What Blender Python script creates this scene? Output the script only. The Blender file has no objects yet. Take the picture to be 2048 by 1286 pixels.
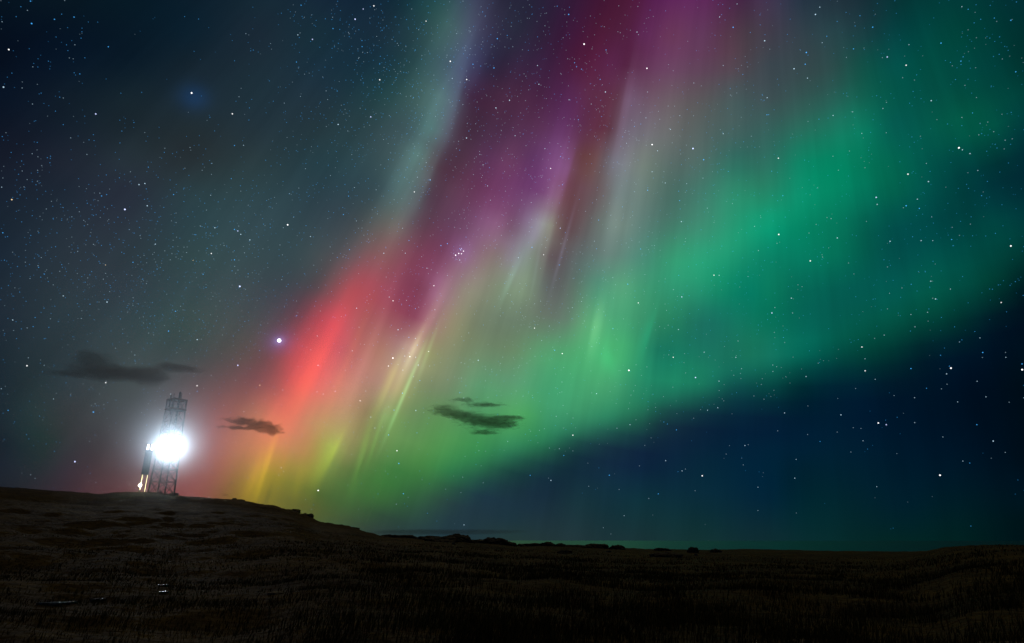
import bpy, bmesh, math, random
import numpy as np
from mathutils import Vector
random.seed(7); rng = np.random.default_rng(11)
S = bpy.context.scene; COL = S.collection
R = math.radians

# ------------------------------------------------------------------ camera
F = 1280.0; PITCH = R(18.8); EYE = 1.6          # focal length in pixels of a 2048 wide picture
cd = bpy.data.cameras.new('camera'); cam = bpy.data.objects.new('camera', cd); COL.objects.link(cam)
cd.sensor_width = 36; cd.lens = 36*F/2048; cd.clip_start = .1; cd.clip_end = 60000
cam.location = (0, 0, EYE); cam.rotation_euler = (math.pi/2+PITCH, 0, 0)
S.camera = cam
S.view_settings.view_transform = 'Standard'; S.view_settings.look = 'None'
S.view_settings.exposure = 0; S.view_settings.gamma = 1
S.render.film_transparent = False
S.cycles.use_denoising = True
S.cycles.volume_step_rate = .5; S.cycles.volume_max_steps = 256
S.cycles.max_bounces = 5; S.cycles.volume_bounces = 0; S.cycles.diffuse_bounces = 2
S.cycles.transparent_max_bounces = 24
S.cycles.sample_clamp_indirect = 2.0

CP, SP = math.cos(PITCH), math.sin(PITCH)
def ray(px, py):                                  # direction in the world that a point of the photograph looks along
    x, z = (px-1024)/F, (643-py)/F
    v = np.array([x, CP-z*SP, SP+z*CP]); return v/np.linalg.norm(v)
def unproject(D):
    y = D[1]*CP+D[2]*SP; z = -D[1]*SP+D[2]*CP
    y = max(y, .05); return 1024+F*D[0]/y, 643-F*z/y
def lin(c): c = np.asarray(c, float); return np.where(c <= .04045, c/12.92, ((c+.055)/1.055)**2.4)
def hexc(h): return np.array([int(h[i:i+2], 16)/255 for i in (0, 2, 4)])

# ------------------------------------------------------------------ sky: night air, aurora and its rays
SKYC = '''
0 -60:06131e 0:061420 128:081722 256:071a26 384:0b1d2a 512:152834 640:16293a 768:122838 830:193a42 896:2f5155 940:3f4a60 1000:2c2b40 1060:26243a 1152:361a38 1216:431632 1264:4c1935 1300:541f4c 1408:5f2a5a 1440:552850 1480:452745 1536:433650 1600:283545 1664:22323d 1728:183039 1792:083436 1920:023a38 2048:022e32 2110:022a2e
128 0:060f1d 128:081626 256:0a1a27 384:15242f 512:1c2d38 640:192f3d 768:1a3541 832:2b4a4e 896:465d6b 940:454869 980:2c2840 1024:352640 1088:3a2140 1152:4c1d3c 1216:561f3c 1255:52203a 1290:623355 1344:6b4262 1408:5f4058 1472:54444f 1536:3c464e 1600:37474c 1664:2c4a4a 1728:115047 1792:04504a 1856:024c42 1920:024740 1984:013e3a 2048:01322f
256 0:0e1523 128:141f2c 256:1b272f 384:212d33 512:23333c 640:25383f 768:33494e 832:456064 868:567878 900:52505f 925:463244 960:432c42 1024:4f2f4c 1088:5c3358 1130:653665 1160:5d3050 1184:603146 1216:5d3340 1240:6b5868 1280:736b78 1344:6a6b6c 1408:52605f 1472:45605e 1536:355e59 1600:2a6b5c 1664:1b7861 1728:0b7a60 1792:055a50 1856:045a4c 1920:035846 1984:025042 2048:01383a
384 0:182230 128:1e2835 256:262d3a 384:2b3f45 512:2e444a 640:2c414a 768:40565b 815:5a7272 840:4f5258 864:503c4c 896:5a3c50 960:6b3a5c 1024:6e3e68 1088:7a4a78 1113:8a6080 1133:6e444e 1160:664852 1195:6a5a5e 1240:707e7e 1280:6c807a 1330:507068 1408:3f7a6a 1472:2e8a6c 1536:238264 1600:0d8e6c 1664:058563 1728:04745a 1792:03604d 1856:02504a 1920:013f3e 1984:01353b 2048:012c33
512 0:1b2836 128:28333d 256:2d3a42 384:32474a 512:36494e 640:464e52 700:5f5458 768:7e5a5a 800:84505c 832:7c4258 896:7d4a66 930:8f6484 960:886c76 1000:857878 1024:8b8490 1060:7f9080 1085:6f6a68 1110:62555a 1152:5f6868 1216:658078 1280:4f8a78 1344:389872 1408:2a9a74 1472:1b8f6c 1536:0b8064 1600:067a60 1664:05735a 1728:035a4c 1792:034e4a 1856:02504a 1920:014c45 1984:01443d 2048:01332f
640 0:202c38 128:2b3a41 256:33454a 384:3a4e4c 440:424f4f 512:4a4e52 560:5a4852 600:7c4450 640:b84a55 680:cc5560 720:b05c60 768:a05a60 800:96505e 832:904e62 864:a07078 896:988872 960:74806a 1024:6c806c 1088:667868 1130:64806e 1185:5cac78 1216:50a878 1280:3c946c 1344:27805f 1408:1b7060 1472:137560 1536:087058 1600:066455 1664:055c50 1728:045548 1792:035042 1856:024238 1920:01302e 1984:011a26 2048:010f1d
768 -60:162430 0:1a2832 64:243438 128:2e3c42 256:3c4646 384:584a4c 448:704f50 512:8a5054 560:b25858 590:f0605e 640:f2726c 700:d08a78 768:b0907a 800:b8ab7a 820:98a070 850:7f8c68 896:788c6c 960:5f9a70 1024:5c9a72 1088:48a070 1152:46a470 1200:4aa872 1240:3f9a6c 1280:288a66 1344:1e8060 1408:1a7058 1472:0f4f4c 1536:084a45 1600:012f34 1664:012634 1728:012030 1792:011828 1856:001526 1920:001021 2048:000d17
896 -60:141c28 0:16202b 60:1d3033 96:223634 128:30363a 192:3a3438 256:4a3a3c 384:885450 420:9c5654 448:b06858 512:d88a60 540:e8925e 576:cf9060 620:c09058 640:a8a050 660:a8b858 700:94905c 730:74884c 768:668c50 832:5a9050 896:4a9050 960:3a8a50 1024:327a54 1088:246048 1152:183c40 1216:152e3e 1280:10263c 1344:0d253c 1408:08243a 1472:04233a 1536:022238 1600:012035 1728:011d30 1856:001628 1984:00101f 2048:000d18
990 -60:181e26 0:1c2028 128:3c2c34 256:6a4044 384:90504e 420:90584a 448:88603a 512:9a882c 540:8a8030 576:6e7030 640:4e6832 704:44703a 768:3c6e3a 832:33603e 896:2a4a40 960:1e3844 1024:1c3440 1152:16323c 1280:0e303c 1408:0a2c3c 1536:022438 1792:011e2c 2048:001420
1075 -60:22202a 0:241e28 256:5c383a 384:7a483e 512:6c662c 640:40563a 700:384a3c 768:2c3c3c 896:223840 1024:233838 1152:20353a 1280:183236 1408:123234 1536:0e2c32 1664:062a2c 1792:032424 1920:012020 2048:001318 2110:001318
1250 0:182028 512:303a30 1024:182a2c 1536:0a2024 2048:001014
-150 0:06111c 400:09182a 760:102434 1000:2c2b40 1200:3c1732 1400:552450 1700:182c36 2048:022a2e
64 0:050f1d 128:061322 256:081825 384:0c202e 512:1a2936 640:172e3a 768:1b303e 850:2c4a4e 900:446365 950:464a64 1000:2e2c42 1024:2b2c40 1088:2f1f38 1152:40193a 1200:4b1a34 1250:4d1b33 1285:5a2650 1340:683658 1408:60385a 1440:58364e 1500:483c48 1536:423c4a 1600:33404a 1664:28444a 1728:1a3d42 1792:054040 1856:024540 1920:014038 2048:01302f
192 0:091424 128:101c28 256:16252e 384:1c2c38 512:1e303a 640:20333f 768:254448 840:42605f 885:567478 910:4c5868 932:42324a 980:442840 1024:4a2a44 1088:482444 1150:582a52 1184:5c2c44 1232:5c3240 1258:6c5068 1290:6e5266 1344:6a5a64 1408:585458 1472:46585a 1536:3e4e52 1600:345452 1664:285c54 1728:126050 1792:045448 1856:045046 1920:034c40 1984:02453c 2048:01403a
320 0:161c2a 128:1f2633 256:26323a 384:262f34 512:2a3b40 640:263e46 700:2c454c 768:3b5256 815:547070 840:5c7c78 864:524a50 890:4a3444 930:503448 980:5e365a 1024:683c5e 1060:5e3560 1100:7a4a7c 1135:7c5078 1150:6c4450 1190:6a4a4c 1220:6e6a74 1245:7c7c86 1280:76807a 1330:60706c 1408:4c6a64 1472:2f6c60 1536:2c6c5e 1600:108264 1664:058462 1728:057458 1792:036450 1856:02544a 1920:014642 1984:013636 2048:012a32
448 0:1a2633 128:242f3a 256:2b3540 384:2d434a 512:33484f 640:36464e 700:404a50 768:5e625e 800:6a6a66 822:60525a 860:5f3e50 896:64405a 930:704866 960:82567a 1000:855a7a 1024:74506a 1060:8c7c94 1095:8a8c80 1112:7c6a68 1130:62464c 1160:645458 1200:687470 1240:748880 1280:608078 1330:4a7a6c 1408:3c8a70 1472:249470 1536:0d9470 1600:068262 1664:06785c 1728:045e4e 1792:02504c 1856:014645 1920:01403f 1984:014440 2048:013c3c
576 0:1e2a35 128:2b3840 256:323f48 384:34484c 512:3e4a50 590:46464e 640:5e4a50 700:a05055 740:a84e58 768:a05060 815:844058 850:82465e 870:9c6484 900:987480 930:90867a 960:8a8878 1000:7c8c74 1024:80947c 1060:7c9078 1085:66706a 1120:5e6462 1152:5f7a6c 1200:509478 1240:58a47c 1280:459a74 1344:309470 1390:289470 1440:148866 1500:067a62 1536:0a7a5e 1600:066654 1700:045a50 1792:035850 1856:035648 1920:024a40 1984:013a32 2048:001a20
704 0:1c2a33 128:2c3a40 256:3a484a 384:3a4848 500:60504e 560:8c4a50 600:d05058 640:e85c60 680:d06068 720:b8706a 768:b08070 800:b09088 830:c0a890 850:a09c70 880:8c8e6c 940:768a6a 1024:6a8a68 1088:58a070 1152:4fa870 1200:4fb878 1230:48b070 1270:38a06e 1310:1c7a60 1408:1a7460 1500:187058 1536:15705c 1600:066455 1664:035046 1728:024038 1792:013030 1856:011e2a 1920:001828 2048:00101c
832 0:1c2a33 60:24383a 128:343a3c 200:3a3e40 300:4a4648 448:9c5852 512:c07860 545:f08066 580:f07a68 620:d8906c 660:c8986e 700:b89a70 740:8a8258 775:88a868 788:80a060 820:6c8c5c 870:609058 940:50905c 1000:4f9c60 1024:4fa060 1060:48a060 1088:409868 1152:3c9066 1216:2d7c5c 1280:20604c 1330:183e42 1408:0e2c3c 1472:08263a 1536:052036 1664:011c30 1792:001528 1920:001020 2048:000d18
940 0:1c2430 64:242e34 128:36303a 200:4a383c 256:5a4044 384:905450 420:9a5850 448:a86850 480:a87a48 512:c09048 540:b49838 580:a09040 620:9a9440 650:80944a 690:607840 730:4f7c40 790:3f7a40 850:3f7e42 900:317848 950:2a6848 1000:204e42 1024:1b443f 1088:16343e 1216:122c40 1408:07283a 1600:01202f 1800:001a2a 2048:000f1a
1030 128:502f34 256:703c40 384:84483e 512:80702c 620:5c6030 660:485c34 700:3c5436 768:2f4a38 830:2c4a3e 896:243c42 960:203640 1024:1c3440 1216:143038 1408:0c2e36 1600:032830 1800:01202a 2048:001419
'''
P, C = [], []
for l in SKYC.strip().splitlines():
    y, *rest = l.split()
    for r_ in rest:
        x, h = r_.split(':'); P.append((float(x), float(y))); C.append(hexc(h))
P = np.array(P)/1000.; C = np.array(C)
def tps(r2): return np.where(r2 > 0, r2*np.log(r2+1e-12), 0)
n = len(P); K = tps(((P[:, None]-P[None])**2).sum(-1))+np.eye(n)*1e-5
Q = np.c_[np.ones(n), P]; A = np.block([[K, Q], [Q.T, np.zeros((3, 3))]])
W_ = np.linalg.solve(A, np.r_[C, np.zeros((3, 3))])
def skycol(px, py):
    q = np.array([min(max(px, -60), 2110), min(max(py, -150), 1250)])/1000
    k = tps(((P-q)**2).sum(-1)); return lin(np.clip(np.r_[k, 1, q]@W_, 0, 1))

MZ = ray(1500, -1000)                              # magnetic zenith: the aurora's rays all run towards it
c0 = ray(1024, 643); AX = c0-MZ*(c0@MZ); AX /= np.linalg.norm(AX); AY = np.cross(AX, MZ)
def phth(D): return math.atan2(D@AY, D@AX), math.acos(np.clip(D@MZ, -1, 1))
cs = [phth(ray(x, y)) for x in range(0, 2049, 64) for y in range(0, 1087, 64)]
PH0, PH1 = min(a for a, b in cs)-.03, max(a for a, b in cs)+.03
TH0, TH1 = min(b for a, b in cs), max(b for a, b in cs)+.02
QN = 4; QE = [PH0+(PH1-PH0)*i_/QN for i_ in range(QN+1)]

w = bpy.data.worlds.new('World'); w.use_nodes = True
nt = w.node_tree; N = nt.nodes; L = nt.links
for n_ in list(N): N.remove(n_)
def nd(t, **k):
    o = N.new(t)
    for a, b in k.items(): setattr(o, a, b)
    return o
def setin(sock, v):
    if hasattr(v, 'is_output'): L.new(v, sock)
    else: sock.default_value = v
def M(op, a, b=None, c=None, clamp=False):
    o = nd('ShaderNodeMath', operation=op, use_clamp=clamp); setin(o.inputs[0], a)
    if b is not None: setin(o.inputs[1], b)
    if c is not None: setin(o.inputs[2], c)
    return o.outputs[0]
def V(op, a, b=None, c=None):
    o = nd('ShaderNodeVectorMath', operation=op); setin(o.inputs[0], a)
    if b is not None: setin(o.inputs[1], b)
    if c is not None: setin(o.inputs[2], c)
    return o.outputs[1] if op in ('DOT_PRODUCT', 'LENGTH') else o.outputs[0]
tc = nd('ShaderNodeTexCoord'); D = V('NORMALIZE', tc.outputs['Generated'])
dot = lambda v: V('DOT_PRODUCT', D, tuple(v))
ph = M('ARCTAN2', dot(AY), dot(AX)); th = M('ARCCOSINE', dot(MZ))
# fine ray structure: slow wander of the angle round the magnetic zenith
cmb = nd('ShaderNodeCombineXYZ'); setin(cmb.inputs[0], M('MULTIPLY', ph, 26.0)); setin(cmb.inputs[1], M('MULTIPLY', th, 2.2))
nz = nd('ShaderNodeTexNoise'); nz.inputs['Scale'].default_value = 1; nz.inputs['Detail'].default_value = 3; nz.inputs['Roughness'].default_value = .6
L.new(cmb.outputs[0], nz.inputs['Vector'])
streak = nz.outputs[0]
NR = 46
def mix(f, a, b):
    o = nd('ShaderNodeMix', data_type='RGBA'); setin(o.inputs[0], f); setin(o.inputs[6], a); setin(o.inputs[7], b); return o.outputs[2]
def band(t):                                            # one ring of the sky round the magnetic zenith: colour by angle
    g = bpy.data.node_groups.new('aurora_band', 'ShaderNodeTree')
    g.interface.new_socket('angle', in_out='INPUT', socket_type='NodeSocketFloat'); g.interface.new_socket('colour', in_out='OUTPUT', socket_type='NodeSocketColor')
    gi, go = g.nodes.new('NodeGroupInput'), g.nodes.new('NodeGroupOutput'); row = None
    for q in range(QN):
        a0, a1 = QE[q], QE[q+1]
        rp = g.nodes.new('ShaderNodeValToRGB'); el = rp.color_ramp.elements; el[1].position = 1
        for j in range(1, 31): el.new(j/31)
        for j in range(32):
            a = a0+(a1-a0)*j/31; Dd = MZ*math.cos(t)+math.sin(t)*(AX*math.cos(a)+AY*math.sin(a))
            el[j].color = (*skycol(*unproject(Dd)), 1)
        f = g.nodes.new('ShaderNodeMath'); f.operation = 'MULTIPLY_ADD'; f.use_clamp = True; f.inputs[1].default_value = 1/(a1-a0); f.inputs[2].default_value = -a0/(a1-a0)
        g.links.new(gi.outputs[0], f.inputs[0]); g.links.new(f.outputs[0], rp.inputs[0])
        if row is None: row = rp.outputs[0]
        else:
            c = g.nodes.new('ShaderNodeMath'); c.operation = 'GREATER_THAN'; c.inputs[1].default_value = a0; g.links.new(gi.outputs[0], c.inputs[0])
            m = g.nodes.new('ShaderNodeMix'); m.data_type = 'RGBA'; g.links.new(c.outputs[0], m.inputs[0]); g.links.new(row, m.inputs[6]); g.links.new(rp.outputs[0], m.inputs[7]); row = m.outputs[2]
    g.links.new(row, go.inputs[0]); return g
col = None; dth = (TH1-TH0)/(NR-1)
bands = [band(TH0+k*dth) for k in range(NR)]
for k in range(NR):
    gn = nd('ShaderNodeGroup'); gn.node_tree = bands[k]; setin(gn.inputs[0], ph); t = TH0+k*dth
    col = gn.outputs[0] if col is None else mix(M('MULTIPLY_ADD', th, 1/dth, -(t-dth)/dth, clamp=True), col, gn.outputs[0])
acc = V('MULTIPLY', col, V('MULTIPLY_ADD', streak, (.36,)*3, (.82,)*3))
# single rays and glows: (x0, y0, x1, y1, half width in px, colour, sharper right edge factor, sharper left edge factor)
RAYS = [
 (940, 80, 890, 290, 18, (.02, .03, .045), 2.6, 1),
 (885, 280, 822, 440, 20, (.02, .035, .035), 2.4, 1),
 (1270, 100, 1228, 320, 16, (.025, .02, .035), 1, 3),
 (1240, 330, 1205, 520, 18, (.02, .03, .03), 1, 2.6),
 (1150, 290, 1118, 400, 14, (.03, .01, .05), 3.0, 1),
 (1112, 410, 1080, 560, 16, (.035, .045, .035), 3.2, 1),
 (1099, 416, 1044, 520, 16, (.03, .02, .06), 1.5, 1),
 (1044, 510, 1001, 607, 8, (.03, .07, .06), 2, 1),
 (1150, 411, 1101, 585, 3.2, (.035, .035, .055), 1, 1),
 (1085, 470, 1062, 590, 3.5, (.02, .03, .03), 1, 1),
 (800, 440, 680, 610, 34, (.045, .0, .012), 1, 1),
 (640, 690, 560, 880, 20, (.07, .015, .0), 1.3, 1),
 (720, 540, 600, 800, 22, (.06, .0, .0), 1.2, 1.5),
 (690, 620, 585, 830, 12, (.12, .01, .0), 1.2, 1),
 (745, 600, 640, 860, 8, (.05, .015, .0), 1.2, 1),
 (780, 600, 690, 820, 10, (.04, .02, .02), 1.2, 1),
 (905, 547, 783, 803, 13, (.08, .055, .045), 1.8, 1),
 (812, 690, 748, 835, 9, (.10, .12, .02), 1.6, 1),
 (848, 694, 772, 874, 4.2, (.10, .24, .09), 1.3, 1),
 (880, 640, 835, 760, 4.5, (.04, .09, .03), 1.3, 1),
 (850, 650, 806, 745, 6, (.10, .13, .05), 1.5, 1),
 (745, 835, 707, 971, 7, (.03, .09, .01), 1.3, 1),
 (770, 820, 735, 930, 4, (.02, .07, .01), 1.3, 1),
 (735, 900, 712, 960, 3, (-.02, -.03, -.01), 1, 1),
 (690, 858, 645, 948, 8, (.10, .15, .0), 1.6, 1),
 (660, 885, 620, 985, 14, (.05, .06, .0), 1.5, 1),
 (556, 863, 509, 1003, 7, (.20, .13, .0), 1.6, 1),
 (530, 900, 490, 1003, 9, (.12, .07, .0), 1.2, 1),
 (548, 960, 522, 1030, 4.5, (-.07, -.05, .0), 1, 1),
 (605, 930, 586, 1010, 8, (.05, .04, .0), 1, 1),
 (580, 880, 556, 960, 6, (.05, .0, .0), 1, 1),
 (1202, 600, 1178, 712, 13, (.05, .11, .05), 1, 2),
 (1208, 690, 1228, 752, 16, (.0, .07, .02), 1.4, 1),
 (1311, 618, 1284, 712, 11, (.0, .07, .03), 2.4, 1),
 (1255, 0, 1195, 270, 30, (.010, .006, .026), 1, 1),
 (930, 925, 1290, 808, 24, (.0, .035, .012), 1, 1),
 (1290, 800, 1700, 665, 26, (.0, .025, .014), 1, 1),
 (1330, 560, 1660, 380, 30, (.0, .03, .012), 1, 1),
 (558, 681, 559, 686, 24, (.03, .03, .12), 1, 1),  # from here on: halos of planet, star and cluster, painted into the sky
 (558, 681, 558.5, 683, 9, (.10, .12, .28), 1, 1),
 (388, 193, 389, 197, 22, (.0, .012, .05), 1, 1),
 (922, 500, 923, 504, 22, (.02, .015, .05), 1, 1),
]
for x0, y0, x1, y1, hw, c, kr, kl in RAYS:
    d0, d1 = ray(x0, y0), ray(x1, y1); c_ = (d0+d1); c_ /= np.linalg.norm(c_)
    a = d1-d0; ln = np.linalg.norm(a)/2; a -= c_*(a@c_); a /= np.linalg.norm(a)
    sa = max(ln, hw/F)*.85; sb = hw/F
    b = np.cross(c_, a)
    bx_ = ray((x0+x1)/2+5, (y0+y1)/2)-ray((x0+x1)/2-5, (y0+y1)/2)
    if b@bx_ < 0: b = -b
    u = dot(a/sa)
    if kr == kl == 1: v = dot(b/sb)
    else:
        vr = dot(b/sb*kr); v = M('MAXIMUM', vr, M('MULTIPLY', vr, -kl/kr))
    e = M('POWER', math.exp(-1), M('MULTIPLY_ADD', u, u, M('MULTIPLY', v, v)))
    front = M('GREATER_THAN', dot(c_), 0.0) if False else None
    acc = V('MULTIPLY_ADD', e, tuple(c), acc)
acc = V('MAXIMUM', acc, (0, 0, 0))
acc = mix(M('MULTIPLY_ADD', th, -4/(TH0*.96), 4.0, clamp=True), acc, (.50, .33, .10, 1))   # warm glow added to the sky overhead, outside the frame, to brighten the ground
# the last trace of twilight far below the horizon
sky = nd('ShaderNodeTexSky', sky_type='NISHITA'); sky.sun_disc = False
sky.sun_elevation = R(-9); sky.sun_rotation = R(200); sky.altitude = 0
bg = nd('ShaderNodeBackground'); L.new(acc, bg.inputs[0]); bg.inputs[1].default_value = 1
bg2 = nd('ShaderNodeBackground'); L.new(sky.outputs[0], bg2.inputs[0]); bg2.inputs[1].default_value = .05
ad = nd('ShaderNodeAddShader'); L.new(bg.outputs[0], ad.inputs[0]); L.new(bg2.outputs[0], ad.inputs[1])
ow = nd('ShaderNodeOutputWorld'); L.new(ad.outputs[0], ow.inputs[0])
S.world = w
w.cycles.sampling_method = 'MANUAL'; w.cycles.sample_map_resolution = 512

# ------------------------------------------------------------------ helpers
def tag(o, label=None, cat=None, group=None, kind=None):
    if label: o['label'] = label
    if cat: o['category'] = cat
    if group: o['group'] = group
    if kind: o['kind'] = kind
    return o
def link(o, parent=None):
    COL.objects.link(o)
    if parent: o.parent = parent
    return o
def empty(name, loc, rz=0):
    o = bpy.data.objects.new(name, None); o.location = loc; o.rotation_euler = (0, 0, rz); return link(o)
def mat(name, color=(.1, .1, .1), rough=.8, metal=0, emit=None, estr=0, noise=None, bump=None, spec=.5):
    m = bpy.data.materials.new(name); m.use_nodes = True; t = m.node_tree; b = t.nodes['Principled BSDF']
    b.inputs['Base Color'].default_value = (*color, 1); b.inputs['Roughness'].default_value = rough
    b.inputs['Metallic'].default_value = metal; b.inputs['Specular IOR Level'].default_value = spec
    if emit is not None: b.inputs['Emission Color'].default_value = (*emit, 1); b.inputs['Emission Strength'].default_value = estr
    if noise:                                        # (scale, second colour)
        g = t.nodes.new('ShaderNodeNewGeometry'); nn = t.nodes.new('ShaderNodeTexNoise'); nn.inputs['Scale'].default_value = noise[0]; nn.inputs['Detail'].default_value = 8
        t.links.new(g.outputs['Position'], nn.inputs['Vector'])
        r = t.nodes.new('ShaderNodeValToRGB'); r.color_ramp.elements[0].position = .35; r.color_ramp.elements[1].position = .65
        r.color_ramp.elements[0].color = (*color, 1); r.color_ramp.elements[1].color = (*noise[1], 1)
        t.links.new(nn.outputs[0], r.inputs[0]); t.links.new(r.outputs[0], b.inputs['Base Color'])
        if bump:
            bp = t.nodes.new('ShaderNodeBump'); bp.inputs['Strength'].default_value = bump[0]; bp.inputs['Distance'].default_value = bump[1]
            t.links.new(nn.outputs[0], bp.inputs['Height']); t.links.new(bp.outputs[0], b.inputs['Normal'])
    return m
def mesh(name, v, f, m, parent=None, smooth=False):
    me = bpy.data.meshes.new(name); me.from_pydata([tuple(map(float, q)) for q in v], [], f); me.materials.append(m)
    if smooth: me.polygons.foreach_set('use_smooth', [True]*len(me.polygons))
    me.update(); return link(bpy.data.objects.new(name, me), parent)
class MB:                                             # collects boxes and tubes into one mesh
    def __init__(s): s.v = []; s.f = []
    def tube(s, a, b, r0, r1=None, n=8, cap=True):
        a, b = Vector(a), Vector(b); r1 = r0 if r1 is None else r1; d = (b-a).normalized()
        u = d.orthogonal().normalized(); w_ = d.cross(u); k = len(s.v)
        for p, r in ((a, r0), (b, r1)):
            for i in range(n):
                t = 2*math.pi*i/n; s.v.append(p+u*math.cos(t)*r+w_*math.sin(t)*r)
        for i in range(n): j = (i+1) % n; s.f.append((k+i, k+j, k+n+j, k+n+i))
        if cap: s.f.append(tuple(range(k+n-1, k-1, -1))); s.f.append(tuple(range(k+n, k+2*n)))
        return s
    def box(s, c, h, rz=0):
        k = len(s.v); cz, sz = math.cos(rz), math.sin(rz)
        for dz in (-1, 1):
            for dx, dy in ((-1, -1), (1, -1), (1, 1), (-1, 1)):
                x, y = dx*h[0], dy*h[1]; s.v.append((c[0]+x*cz-y*sz, c[1]+x*sz+y*cz, c[2]+dz*h[2]))
        for q in ((3, 2, 1, 0), (4, 5, 6, 7), (0, 1, 5, 4), (1, 2, 6, 5), (2, 3, 7, 6), (3, 0, 4, 7)): s.f.append(tuple(k+i for i in q))
        return s
    def build(s, name, m, parent=None, bevel=0):
        o = mesh(name, s.v, s.f, m, parent)
        if bevel:
            b = o.modifiers.new('bevel', 'BEVEL'); b.width = bevel; b.segments = 2
        return o
def vnoise(x, y, seed=0):                              # value noise on arrays, 0..1
    xi, yi = np.floor(x).astype(np.int64), np.floor(y).astype(np.int64); fx, fy = x-xi, y-yi
    fx = fx*fx*(3-2*fx); fy = fy*fy*(3-2*fy)
    def h(a, b):
        q = (a*374761393+b*668265263+seed*974634541) & 0xffffffff
        q = ((q ^ (q >> 13))*1274126177) & 0xffffffff
        return ((q ^ (q >> 16)) & 0xffff)/65535.
    return (h(xi, yi)*(1-fx)+h(xi+1, yi)*fx)*(1-fy)+(h(xi, yi+1)*(1-fx)+h(xi+1, yi+1)*fx)*fy
def fbm(x, y, o=4, seed=0):
    s_ = 0; a = 1; t = 0
    for i in range(o): s_ = s_+a*vnoise(x*2**i+17*i, y*2**i-9*i, seed+i); t += a; a *= .5
    return s_/t-.5

# ------------------------------------------------------------------ terrain
SKYL = [(-200, 978), (0, 973), (50, 976), (100, 981), (150, 985), (200, 988), (245, 985), (280, 984), (345, 990), (420, 997), (470, 1001), (500, 1007), (560, 1017), (590, 1027), (625, 1042),
        (650, 1048), (700, 1057), (740, 1068), (760, 1073), (800, 1077), (850, 1080), (900, 1082), (960, 1086), (1030, 1092), (1100, 1092), (1200, 1097), (1300, 1101),
        (1430, 1103), (1500, 1101), (1600, 1104), (1700, 1107), (1800, 1108), (1860, 1106), (1890, 1100), (1940, 1095), (2000, 1093), (2048, 1094), (2200, 1098)]
RID = [(-200, 160), (0, 158), (330, 150), (500, 138), (620, 118), (760, 95), (900, 84), (1040, 90), (1300, 100), (1600, 110), (1800, 95), (1900, 62), (2048, 55), (2200, 60)]
az_s, sl_s = [], []
for x, y in SKYL:
    d = ray(x, y); az_s.append(math.atan2(d[0], d[1])); sl_s.append(d[2]/math.hypot(d[0], d[1]))
az_r = [math.atan2(*(ray(x, 1079)[:2])) for x, _ in RID]; r_r = [r for _, r in RID]
az_s = [-math.pi, -1.4]+az_s+[1.4, math.pi]; sl_s = [-.01, .02]+sl_s+[-.012, -.01]
az_r = [-math.pi, -1.4]+az_r+[1.4, math.pi]; r_r = [100, 150]+r_r+[80, 100]
SEA_Z = -13.5
RA = math.atan2(*ray(620, 1050)[:2])
def height(x, y):
    x = np.asarray(x, float); y = np.asarray(y, float)
    a = np.arctan2(x, y); d = np.hypot(x, y)
    sl = np.interp(a, az_s, sl_s); Rr = np.interp(a, az_r, r_r); zr = EYE+sl*Rr
    s_ = d/Rr; up = np.clip(s_, 0, 1)
    hill = np.clip(zr/10., 0, 1); ex = 1.0+.55*hill
    z = zr*(1-(1-up**ex)**1.12)
    z = z-(zr-SEA_Z+9)*(lambda q: q*q*(3-2*q))(np.clip((d-Rr-14)/150, 0, 1))
    near = np.clip((d-3)/14, 0, 1)
    crest = 1-.75*np.exp(-((s_-1)/.10)**2)
    und = 2.1*fbm(x/34, y/34, 3, 5)*np.clip(hill*1.4, .25, 1)+(.55+.25*hill)*fbm(x/10, y/6, 3, 9)+.32*fbm(x/2.6, y/2.2, 3, 21)
    z = z+und*near*crest*np.where(s_ < 1, np.clip(.35+.9*(1-s_), 0, 1), .35)
    rk_ = np.exp(-((a-RA)/.11)**2)*np.exp(-((s_-.96)/.12)**2)
    z = z+rk_*(1.5*np.abs(fbm(x/4, y/4, 4, 51))+.7*fbm(x/1.3, y/1.3, 3, 57))+(.10+.10*hill)*fbm(x/1.7, y/1.7, 3, 33)*np.clip(d/60, 0, 1)*2
    return z
nA, nD = 1500, 560
af = np.linspace(-R(50), R(50), nA); ab = np.linspace(R(50), 2*math.pi-R(50), 260)[1:-1]
AZ = np.r_[af, ab]; DD = np.r_[0.01, np.geomspace(1.2, 420, nD)]
g_a, g_d = np.meshgrid(AZ, DD); X = g_d*np.sin(g_a); Y = g_d*np.cos(g_a); Z = height(X, Y)
na, ndn = len(AZ), len(DD)
me = bpy.data.meshes.new('ground'); nv = na*ndn
me.vertices.add(nv); me.vertices.foreach_set('co', np.stack([X, Y, Z], -1).astype(np.float32).ravel())
i = np.arange(ndn-1)[:, None]*na; j = np.arange(na)[None]; j2 = (j+1) % na
q = np.stack([i+j, i+na+j, i+na+j2, i+j2], -1).reshape(-1, 4)[:, ::-1]
me.loops.add(q.size); me.loops.foreach_set('vertex_index', q.astype(np.int32).ravel())
me.polygons.add(len(q)); me.polygons.foreach_set('loop_start', np.arange(0, q.size, 4, dtype=np.int32)); me.polygons.foreach_set('loop_total', np.full(len(q), 4, np.int32))
me.polygons.foreach_set('use_smooth', [True]*len(q)); me.update(calc_edges=True)
mg = bpy.data.materials.new('dry_grass_ground'); mg.use_nodes = True; t = mg.node_tree; b = t.nodes['Principled BSDF']
g = t.nodes.new('ShaderNodeNewGeometry')
def tn(scale, det, src):
    o = t.nodes.new('ShaderNodeTexNoise'); o.inputs['Scale'].default_value = scale; o.inputs['Detail'].default_value = det; t.links.new(src, o.inputs['Vector']); return o.outputs[0]
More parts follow.
